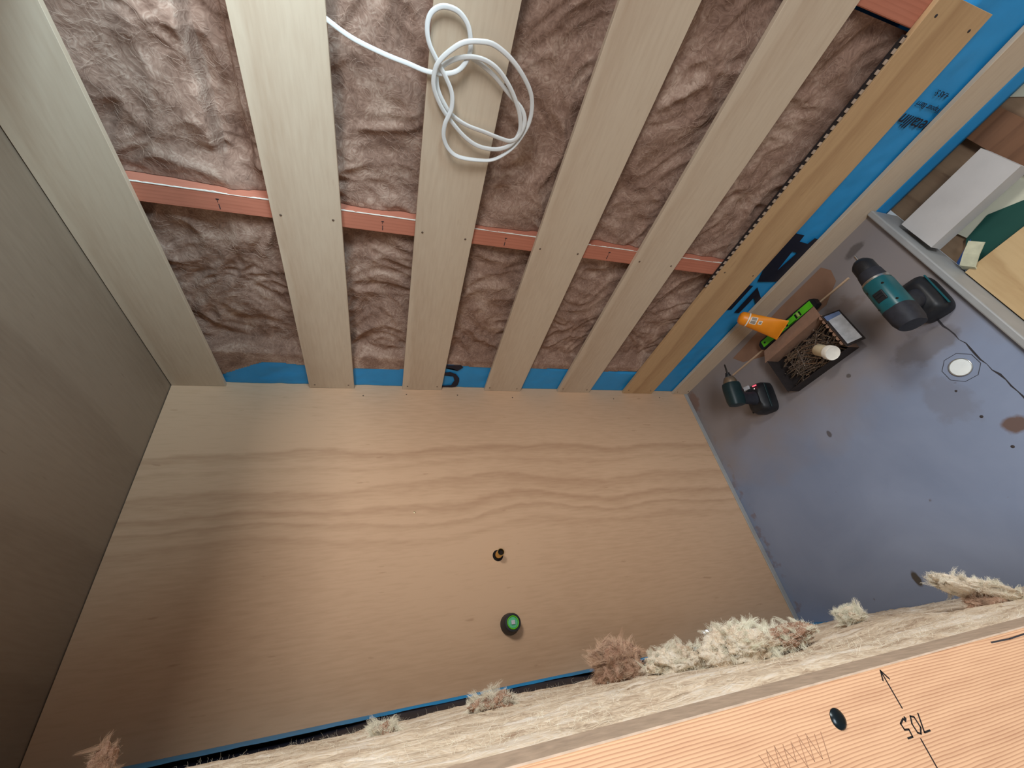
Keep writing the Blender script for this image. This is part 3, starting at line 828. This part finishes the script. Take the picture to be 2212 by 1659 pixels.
loft('valve_body', [ring((x_, 0, 0), u_, v_, r_, r_, 32) for x_, r_ in ((0.0003, .020), (.004, .0225), (.010, .0225), (.018, .021), (.032, .0195), (.036, .018), (.0365, .0145), (.034, .0135))], M_mixb, e)
loft('green_ring', [ring((x_, 0, 0), u_, v_, r_, r_, 32) for x_, r_ in ((0.0335, .0138), (.0375, .0138), (.038, .0128), (.0375, .0115), (.0345, .0112))], M_green, e, cap=False)
c_ = loft('cap_face', [ring((x_, 0, 0), u_, v_, r_, r_, 32) for x_, r_ in ((0.0340, .0113), (.0362, .0110), (.0368, .009))], M_mixg, e)
boxobj('spindle', (0.0362, -0.0045, -0.0045), (0.0405, 0.0045, 0.0045), M_label, e, bevel=0.0012, segs=2)

e.scale = (1.15, 1.2, 1.2)
# ================================================================ tray details
e = empty('drain', (0.812, -0.486, 0.0005), 0, 'bright round drain hole set in the grey tray with an octagonal outline around it', 'drain')
loft('flange', [ring((0, 0, z_), (1, 0, 0), (0, 1, 0), r_, r_, 36) for z_, r_ in ((0.0, .0225), (.0022, .0222), (.0026, .0212), (.0008, .0200))], M_steel, e, cap=False)
M_bowl = plain('bright_plastic_cover', (240, 250, 252), 0.2, 0.0, var=0.06, scale=30, bump=0.3, dist=.004, spec=0.7)
loft('cover', [ring((0, 0, z_), (1, 0, 0), (0, 1, 0), r_, r_, 36) for z_, r_ in ((0.0003, .0203), (.0016, .0198), (.0022, .014), (.0016, .004))], M_bowl, e)
def flat_strip(name, P, w_, mat, parent=None, z=0.0004, jit=0.0, seed=1):
    rr = random.Random(seed); bm = bmesh.new()
    L_ = []; R_ = []
    n_ = len(P)
    for k, p in enumerate(P):
        p = Vector((p[0], p[1], 0)); a = Vector((*P[max(k - 1, 0)], 0)); b_ = Vector((*P[min(k + 1, n_ - 1)], 0)); d = (b_ - a).normalized(); u = Vector((-d.y, d.x, 0))
        ww = w_ * (1 + jit * rr.uniform(-1, 1)); p = p + u * jit * w_ * rr.uniform(-1, 1)
        L_.append(p + u * ww / 2); R_.append(p - u * ww / 2)
    vs = [(p.x, p.y, z) for p in L_] + [(p.x, p.y, z) for p in R_]
    fs = [(k, n_ + k, n_ + k + 1, k + 1) for k in range(n_ - 1)]
    o = mobj(name, vs, fs, mat, parent); o.modifiers.new('t', 'SOLIDIFY').thickness = 0.0004
    return o
oc = [(0.036 * math.cos(a), 0.036 * math.sin(a)) for a in [math.pi / 8 + k * math.pi / 4 for k in range(9)]]
flat_strip('octagonal_outline', oc, 0.0011, M_seam, e, z=0.0)
sl = [(0.850 + 0.004 * noise.noise(Vector((k * .35, 0, 0))) + .006 * (k / 40), -0.30 - k * 0.016) for k in range(40)]
o = flat_strip('trim_2', sl, 0.0028, M_seam, jit=0.7, seed=5); o['kind'] = 'structure'
for k, (x_, y_, r_) in enumerate(((.80, -.565, .003), (.806, -.62, .003), (.802, -.69, .0035), (.79, -.80, .003), (0.62, -.42, .002), (.60, -.46, .003), (.50, -.60, .002))):
    pass
M_spot = plain('fixing_hole', (60, 54, 54), 0.8, var=0.2, bump=0)
for x_, y_, r_ in ((.771, -.528, .0028), (.772, -.603, .0036), (.775, -.684, .0036), (.776, -.75, .0028)):
    o = loft('screw', [ring((x_, y_, z_), (1, 0, 0), (0, 1, 0), r__, r__, 10) for z_, r__ in ((0.0, r_), (.0008, r_ * .7))], M_spot)
    tag(o, 'dark screw head sunk in the grey tray, in the row leading away from the drain', 'screw', 'screws in the tray beyond the drain')

# thin stick, kraft offcut
e = None
bm = bmesh.new()
a = Vector((0.262, -0.088, 0.003)); b_ = Vector((0.776, -0.108, 0.003)); d = (b_ - a); L_ = d.length; ang = math.atan2(d.y, d.x)
bx(bm, (0, -0.0028, -0.0026), (L_, 0.0028, 0.0026))
o = bmobj('wooden_stick', bm, M_pine, bevel=0.0008); o.location = a; o.rotation_euler = (0, 0, ang)
tag(o, 'thin pale wooden stick lying along the grey tray under the spirit level', 'stick')
vs = [(0.30, -0.030), (0.56, -0.014), (0.74, -0.012), (0.755, -0.045), (0.745, -0.085), (0.68, -0.125), (0.42, -0.118), (0.33, -0.075)]
o = mobj('kraft_paper', [(x, y, 0.0004) for x, y in vs], [tuple(range(len(vs)))], M_damp); o.modifiers.new('t', 'SOLIDIFY').thickness = 0.0004
tag(o, 'flat brown paper offcut under the green spirit level', 'paper')

# ================================================================ green spirit level
a = Vector((0.437, -0.082)); b_ = Vector((0.676, -0.093)); ang = math.atan2(b_.y - a.y, b_.x - a.x)
e = empty('spirit_level', (a.x, a.y, 0.0062), ang, 'small lime green spirit level with black ends beside the battened wall', 'spirit level')
L_ = (b_ - a).length
bm = bmesh.new()
prof = [(0, -.022), (0.012, -.0265), (L_ - .012, -.0265), (L_, -.022), (L_, .0), (L_ - .012, .0085), (.012, .0085), (0, .0)]
bt = [bm.verts.new((x, y, 0.0)) for x, y in prof]; tp = [bm.verts.new((x, y, 0.020)) for x, y in prof]
bm.faces.new(bt[::-1]); bm.faces.new(tp)
for k in range(8): bm.faces.new((bt[k], bt[(k + 1) % 8], tp[(k + 1) % 8], tp[k]))
bmobj('frame', bm, M_black, e, bevel=0.002)
bm = bmesh.new()
bx(bm, (0.014, -.021, .0195), (.055, .003, .0225)); bx(bm, (.055, -.021, .0195), (.100, .003, .0225))
bx(bm, (.128, -.021, .0195), (.160, .003, .0225)); bx(bm, (.183, -.021, .0195), (L_ - .014, .003, .0225)); bx(bm, (.100, -.021, .0195), (.183, -.018, .0225)); bx(bm, (.100, .0, .0195), (.183, .003, .0225))
bmobj('side_panel', bm, M_green, e, bevel=0.0006)
M_vial = plain('vial', (150, 170, 90), 0.15, var=0.2, bump=0, spec=0.8)
cyl('vial', (.114, -.017, .020), (.114, -.001, .020), 0.005, M_vial, e, 14)
cyl('vial', (.1715, -.017, .020), (.1715, -.001, .020), 0.005, M_vial, e, 14)
loft('hanging_hole', [ring((.026, -.009, z_), (1, 0, 0), (0, 1, 0), .004, .004, 16) for z_ in (.0225, .0229)], M_black, e)

# ================================================================ nail box
NBX = empty('cardboard_box', (0.56, -0.225, 0.0), 0, 'open brown cardboard box full of loose nails on the grey tray', 'box')
def P_(x, y, z): return (x - 0.56, y + 0.225, z)
def panel(name, quad, mat, th=0.0012):
    o = mobj(name, [P_(*q_) for q_ in quad], [(0, 1, 2, 3)], mat, NBX); sm = o.modifiers.new('t', 'SOLIDIFY'); sm.thickness = th; sm.offset = 0
    return o
x0, x1, y0, y1, H = 0.446, 0.672, -0.298, -0.168, 0.052
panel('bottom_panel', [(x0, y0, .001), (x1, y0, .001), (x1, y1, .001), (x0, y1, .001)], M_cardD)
panel('side_panel', [(x0, y1, .0), (x1, y1, .0), (x1, y1, H), (x0, y1, H)], M_card)
panel('side_panel', [(x0, y0, .0), (x1, y0, .0), (x1, y0, H * .8), (x0, y0, H * .8)], M_cardD)  # dark card paints the shade on this side and the left end
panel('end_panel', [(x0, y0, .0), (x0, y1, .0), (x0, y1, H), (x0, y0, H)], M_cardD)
panel('end_panel', [(x1, y0, .0), (x1, y1, .0), (x1, y1, H), (x1, y0, H)], M_card)
panel('lid_flap', [(x0 - .01, y1, H), (x1, y1, H), (x1 - .004, y1 + .045, H - .012), (x0 + .004, y1 + .045, H - .012)], M_card)
fl = panel('label_flap', [(x1, y0, H), (x1, y1 - .004, H), (x1 + .040, y1 - .014, H - .022), (x1 + .042, y0 - .004, H - .022)], M_cardD)
lb = mobj('label', [P_(*q_) for q_ in [(x1 + .006, y0 + .006, H - .0012), (x1 + .006, y1 - .012, H - .0012), (x1 + .037, y1 - .018, H - .0192), (x1 + .038, y0 + .004, H - .0192)]], [(0, 1, 2, 3)], M_label, fl)
lb2 = mobj('label_band', [P_(*q_) for q_ in [(x1 + .004, y1 - .030, H - .0000), (x1 + .004, y1 - .012, H - .0000), (x1 + .037, y1 - .018, H - .0186), (x1 + .037, y1 - .030, H - .0186)]], [(0, 1, 2, 3)], M_labelB, fl)
for q_ in (lb, lb2): q_.modifiers.new('t', 'SOLIDIFY').thickness = 0.0006
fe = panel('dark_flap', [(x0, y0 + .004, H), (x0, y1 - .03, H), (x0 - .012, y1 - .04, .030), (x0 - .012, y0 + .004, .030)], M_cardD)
# scalloped tongues along the label end
bm = bmesh.new()
for k in range(7):
    yy = y0 + .018 + k * .017
    vv = [Vector(P_(x1 - .002 - .007 * math.sin(t), yy + .0072 * math.cos(t), H + .001 + .001 * k / 7)) for t in [math.pi * j / 8 for j in range(9)]]
    f_ = bm.faces.new([bm.verts.new(v) for v in vv])
r = bmesh.ops.extrude_face_region(bm, geom=list(bm.faces))
for v in r['geom']:
    if isinstance(v, bmesh.types.BMVert): v.co.z += 0.001
bmobj('scalloped_edge', bm, M_card, NBX)
# nails
def nail_mesh(L_=0.06, r=0.0011):
    rings2 = [ring((0, 0, z_), (1, 0, 0), (0, 1, 0), a_, a_, 8) for z_, a_ in ((0, .0002), (.004, r), (L_ - .0015, r), (L_ - .0014, r * 2.1), (L_, r * 2.1))]
    vs = []; fs = []
    for q_ in rings2: vs += q_
    for k in range(len(rings2) - 1):
        for i in range(8): fs.append((k * 8 + i, k * 8 + (i + 1) % 8, (k + 1) * 8 + (i + 1) % 8, (k + 1) * 8 + i))
    fs.append(tuple(range(7, -1, -1))); fs.append(tuple(32 + i for i in range(8)))
    me = bpy.data.meshes.new('nail'); me.from_pydata([tuple(v) for v in vs], [], fs); me.materials.append(M_nail); return me
NM = nail_mesh(); rr = random.Random(99)
proto = bpy.data.objects.new('nail', NM)
tag(proto, 'loose steel nail in the heap inside the open cardboard box', 'nail', 'loose nails in the cardboard box')
layers = 8
cnt = 0
for k in range(210):
    o = proto if k == 0 else proto.copy()
    COL.objects.link(o)
    lay = 0.003 + 0.0034 * (k // 28)
    a = rr.uniform(-.9, .9) + rr.choice((0, 0, math.pi, 1.2)); tilt = rr.uniform(-.10, .10)
    half = 0.03
    cx = rr.uniform(x0 + .034, x1 - .034); cy = rr.uniform(y0 + .01 + abs(math.sin(a)) * .028, y1 - .008 - abs(math.sin(a)) * .028)
    dz = math.sin(tilt) * half
    d = Vector((math.cos(a) * math.cos(tilt), math.sin(a) * math.cos(tilt), math.sin(tilt)))
    o.rotation_mode = 'QUATERNION'; o.rotation_quaternion = d.to_track_quat('Z', 'Y')
    o.location = Vector((cx, cy, lay + 0.002)) - d * half
    o.location.z = max(o.location.z, 0.004)
# cream capped tube leaning in the box
pA = Vector((0.600, -0.247, 0.046)); pB = Vector((0.640, -0.298, 0.070))
e = empty('plastic_canister', pA, 0, 'small cream plastic canister with a white lid lying on the nails', 'canister')
dv = pB - pA
cyl('body', (0, 0, 0), dv * 0.72, .0135, M_cream, e, 28, prof=[(0, .0165), (.05, .0182), (1, .0182)])
cyl('lid', dv * 0.70, dv, .0165, M_white, e, 28, prof=[(0, .0205), (.08, .0222), (.85, .0222), (1, .0208), (.92, .0175), (.90, .004)])

# ================================================================ orange tube
a = Vector((0.560, -0.128, 0.066)); b_ = Vector((0.530, -0.045, 0.180))
e = empty('squeeze_tube', a, 0, 'orange squeeze tube with a crimped end leaning between the nail box and the wall', 'tube')
dv = b_ - a; dn = dv.normalized(); LT = dv.length
vv_ = Vector((0.95, 0.15, 0.0)); vv_ = (vv_ - dn * vv_.dot(dn)).normalized(); uu_ = dn.cross(vv_).normalized()
TS = 1.28
def tr(t, aa, bb): return ring(dn * (LT * t), vv_, uu_, aa * TS, bb * TS, 32)
loft('tube_body', [tr(0.0, .0300, .0012), (tr(.03, .0300, .0014)), tr(.035, .0292, .0020), tr(.25, .026, .0080), tr(.5, .0225, .0130), tr(.70, .0200, .0165), tr(.80, .0188, .0178), tr(.81, .0180, .0170)], M_orange, e)
loft('cap', [tr(.815, .0186, .0176), tr(.90, .0180, .0170), tr(.95, .0165, .0155), tr(.985, .012, .0115), tr(1.0, .005, .005)], M_orange, e)
loft('white_band', [tr(.785, .0195, .0184), tr(.812, .0194, .0183)], M_white, e)
# printed boxes on the upper face
def tube_patch(t0, t1, a0, a1, mat, nm, off=0.0004):
    vs = []; fs = []; na, ntt = 8, 6
    def rad(t):
        ks = [(0.0, .03, .0012), (.25, .026, .008), (.5, .0225, .013), (.7, .02, .0165), (.8, .0188, .0178)]
        for (ta, aa, ba), (tb, ab, bb) in zip(ks[:-1], ks[1:]):
            if ta <= t <= tb:
                f_ = (t - ta) / (tb - ta); return aa + (ab - aa) * f_, ba + (bb - ba) * f_
        return .0188, .0178
    for i in range(ntt + 1):
        t = t0 + (t1 - t0) * i / ntt; A_, B_ = rad(t)
        for j in range(na + 1):
            th = a0 + (a1 - a0) * j / na
            vs.append(dn * (LT * t) + vv_ * ((A_ * TS + off) * math.cos(th)) + uu_ * ((B_ * TS + off) * math.sin(th)))
    for i in range(ntt):
        for j in range(na):
            q0 = i * (na + 1) + j; fs.append((q0, q0 + 1, q0 + na + 2, q0 + na + 1))
    o = mobj(nm, vs, fs, mat, e, True); return o
# choose the side that faces the camera
mid = a + dv * .6; toc = (C0 - mid).normalized()
th0 = math.atan2(toc.dot(uu_), toc.dot(vv_))
tube_patch(.62, .76, th0 - .45, th0 + .55, M_white, 'printed_frame', .0004)
tube_patch(.635, .745, th0 - .38, th0 + .02, M_greyink, 'printed_panel', .0007)
tube_patch(.635, .745, th0 + .09, th0 + .48, M_greyink, 'printed_panel', .0007)
tube_patch(.50, .58, th0 - .28, th0 + .18, M_white, 'printed_frame', .0004)
tube_patch(.512, .567, th0 - .20, th0 + .10, M_greyink, 'printed_panel', .0007)

# ================================================================ cordless tools
def tool(name, loc, rz, label, body_z, body, nose, chuck, bit, bat, handle_w, led, big):
    """local: +y is the way the bit points, battery on the floor"""
    e = empty(name, loc, rz, label, 'power tool')
    X = (1, 0, 0); Z = (0, 0, 1)
    def yr(prof, ex=2.6): return [ring((0, y, body_z + dz), X, Z, a_, b_, 32, ex) for y, a_, b_, dz in prof]
    loft('motor_housing', yr(body), M_teal if big else M_tealD, e)
    if big:
        loft('gear_case', yr(nose, 2.0), M_rubber, e)
    else:
        loft('gear_case', yr(nose, 2.0), M_nose, e)
    loft('chuck', yr(chuck, 2.0), M_black, e)
    if bit: loft('bit', yr(bit, 2.0), M_dsteel if not big else M_steel, e)
    # handle: sweeps down and back to the battery
    (by, bl, bw, bh) = bat
    hz0 = body_z - .012; hy0 = (body[0][0] + body[-1][0]) * .5 - .012
    H_ = []
    for t in [i / 8 for i in range(9)]:
        z_ = hz0 + (bh - .004 - hz0) * t; y_ = hy0 + (by - hy0) * (t ** 1.3)
        f = 1 + .35 * (abs(t - .55) / .55) ** 2
        H_.append(ring((0, y_, z_), X, (0, 1, 0), handle_w * f, handle_w * 1.25 * f, 24, 2.4))
    loft('handle', H_, M_rubber, e)
    tg = []
    for t in (0.02, .12, .22, .3):
        z_ = hz0 - .01 + (bh - hz0) * t; tg.append(ring((0, hy0 + (by - hy0) * t + handle_w * 1.3 + .006, z_), X, (0, 1, 0), .008, .009, 12))
    loft('trigger', tg, M_black, e)
    b0 = by - bl / 2; b1_ = by + bl / 2
    B = []
    for z_, s, dy in ((.001, .93, 0), (.004, 1, 0), (bh * .55, 1, 0), (bh * .62, .97, 0), (bh * .9, .80, -.004), (bh, .62, -.004)):
        B.append(ring((0, by + dy, z_), X, (0, 1, 0), bw / 2 * s, bl / 2 * s, 32, 4.2))
    bo = loft('battery', B, M_black, e)
    # release button and rails
    boxobj('release_button', (-.012, b1_ - .004, bh * .25), (.012, b1_ + .002, bh * .5), M_tealD, bo, bevel=.001)
    for s in (-1, 1):
        boxobj('side_rail', (s * bw / 2 - .0015, b0 + .012, bh * .56), (s * bw / 2 + .0015, b1_ - .012, bh * .66), M_tealD if not big else M_teal, bo, bevel=.0006)
    return e, b0, b1_
T1, _, _ = tool('drill_driver', (0.866, -0.308, 0), math.radians(-4), 'large teal and black drill driver standing on its battery against the tray sill', .168,
    [(-.098, .014, .018, -.002), (-.096, .024, .030, -.002), (-.080, .029, .036, -.001), (-.045, .031, .038, 0), (.0, .031, .037, 0), (.040, .031, .034, 0), (.046, .030, .032, 0)],
    [(.050, .0295, .0295, 0), (.062, .029, .029, 0), (.080, .0275, .0275, 0), (.084, .026, .026, 0)],
    [(.084, .0262, .0262, 0), (.112, .0255, .0255, 0), (.120, .0215, .0215, 0), (.128, .0150, .0150, 0), (.130, .006, .006, 0)],
    [(.128, .003, .003, 0), (.150, .003, .003, 0), (.152, .001, .001, 0)], (.002, .122, .082, .062), .0185, False, True)
T1.scale = (.95, .95, .95)
X = (1, 0, 0); Z = (0, 0, 1)
loft('torque_ring', [ring((0, y_, .168), X, Z, r_, r_, 36) for y_, r_ in ((.0435, .0300), (.0435, .0322), (.0525, .0318), (.0525, .0290))], M_steel, T1, cap=False)
bm = bmesh.new(); bx(bm, (-.012, -.022, .201), (.012, .008, .2065)); o = bmobj('speed_selector', bm, M_black, T1, bevel=.002)
boxobj('selector_ridge', (-.009, -.010, .206), (.009, -.006, .2085), M_black, o, bevel=.0006)
boxobj('selector_ridge', (-.009, -.002, .206), (.009, .002, .2085), M_black, o, bevel=.0006)
loft('rear_cover', [ring((0, y_, .167), X, Z, a_, b_, 32, 2.6) for y_, a_, b_ in ((-.1015, .012, .016), (-.099, .0255, .0315), (-.083, .0302, .0372), (-.047, .0318, .0388), (-.045, .0312, .0380))], M_rubber, T1)
for x_, y_ in ((.020, .022), (-.020, .022), (.022, -.034), (-.022, -.034)):
    loft('housing_screw', [ring((x_, y_, z_), X, (0, 1, 0), .0026, .0026, 12) for z_ in (.190, .2005)], M_dsteel, T1)

T2, _, _ = tool('impact_driver', (0.340, -0.222, 0), math.radians(-14), 'small dark impact driver standing on its battery beside the nail box', .150,
    [(-.058, .012, .016, 0), (-.056, .022, .027, 0), (-.040, .026, .031, 0), (.0, .027, .032, 0), (.020, .0265, .030, 0), (.026, .025, .028, 0)],
    [(.027, .024, .024, 0), (.036, .023, .023, 0), (.048, .018, .018, 0), (.052, .014, .014, 0)],
    [(.052, .0095, .0095, 0), (.060, .0095, .0095, 0), (.062, .0075, .0075, 0), (.068, .0075, .0075, 0)],
    [(.068, .0030, .0030, 0), (.100, .0026, .0026, 0), (.103, .001, .001, 0)], (-.030, .112, .080, .066), .0175, True, False)
boxobj('battery_light', (.012, .0100, .0640), (.028, .0135, .0680), M_red, T2, bevel=.0005)
boxobj('battery_button', (.010, -.002, .0640), (.018, .005, .0670), M_steel, T2, bevel=.001)
boxobj('rating_label', (-.030, .010, .0560), (-.008, .024, .0640), M_label, T2, bevel=.0005)

# ================================================================ beyond the tray: outer floor things
def slab(name, poly, z0, z1, mat, label, cat, bevel=0.001):
    bm = bmesh.new()
    bt = [bm.verts.new((x, y, z0)) for x, y in poly]; tp = [bm.verts.new((x, y, z1)) for x, y in poly]; n_ = len(poly)
    bm.faces.new(bt[::-1]); bm.faces.new(tp)
    for k in range(n_): bm.faces.new((bt[k], bt[(k + 1) % n_], tp[(k + 1) % n_], tp[k]))
    o = bmobj(name, bm, mat, bevel=bevel)
    return tag(o, label, cat)
slab('painted_board', [(0.944, -0.080), (1.145, -0.071), (1.152, -0.172), (0.946, -0.188)], -0.056, -0.018, M_painted, 'white painted length of board lying on the brown floor beyond the tray sill', 'board', .0015)
slab('cream_sheet', [(0.98, -0.150), (1.30, -0.100), (1.30, -0.30), (1.00, -0.262)], -0.0985, -0.094, M_creamsheet, 'pale cream sheet partly under the white painted board', 'sheet')
GC = slab('green_card', [(0.985, -0.192), (1.045, -0.176), (1.10, -0.203), (1.16, -0.26), (1.10, -0.30), (0.945, -0.285), (0.935, -0.255)], -0.0935, -0.091, M_dgreen, 'dark green card wedged between the cream sheet and the plywood offcut', 'card')
slab('blue_card', [(0.937, -0.228), (0.990, -0.200), (0.965, -0.250), (0.937, -0.268)], -0.0905, -0.0890, M_blue, 'small piece of blue card under the masking tape', 'card')
slab('plywood_offcut', [(0.937, -0.268), (1.072, -0.262), (1.40, -0.25), (1.40, -0.95), (0.937, -0.93)], -0.0885, -0.074, M_offcut, 'wide knotty plywood offcut along the outside of the tray sill', 'plywood')
slab('plank', [(1.142, 0.055), (1.215, 0.055), (1.215, -0.35), (1.142, -0.35)], -0.099, -0.080, M_plank, 'dark brown plank crossing the floor behind the white painted board', 'plank')
slab('paper_sheet', [(1.235, 0.030), (1.30, 0.040), (1.33, -0.03), (1.25, -0.01)], -0.0995, -0.0980, M_creamsheet, 'small pale sheet near the far top right of the floor', 'paper')
# tape
bm = bmesh.new()
P2 = [(0.952, -0.262, -0.068), (0.975, -0.246, -0.062), (1.000, -0.230, -0.060)]
vs = []; 
for p in P2:
    for s in (-1, 1): vs.append((p[0] - s * .008, p[1] + s * .014, p[2]))
vs += [(vs[0][0] - .006, vs[0][1] - .004, -.085), (vs[1][0] - .006, vs[1][1] - .004, -.085)]
o = mobj('masking_tape', vs, [(0, 1, 3, 2), (2, 3, 5, 4), (6, 7, 1, 0)], M_tape); sm = o.modifiers.new('t', 'SOLIDIFY'); sm.thickness = .003
tag(o, 'short torn piece of pale masking tape beside the white painted board', 'tape')
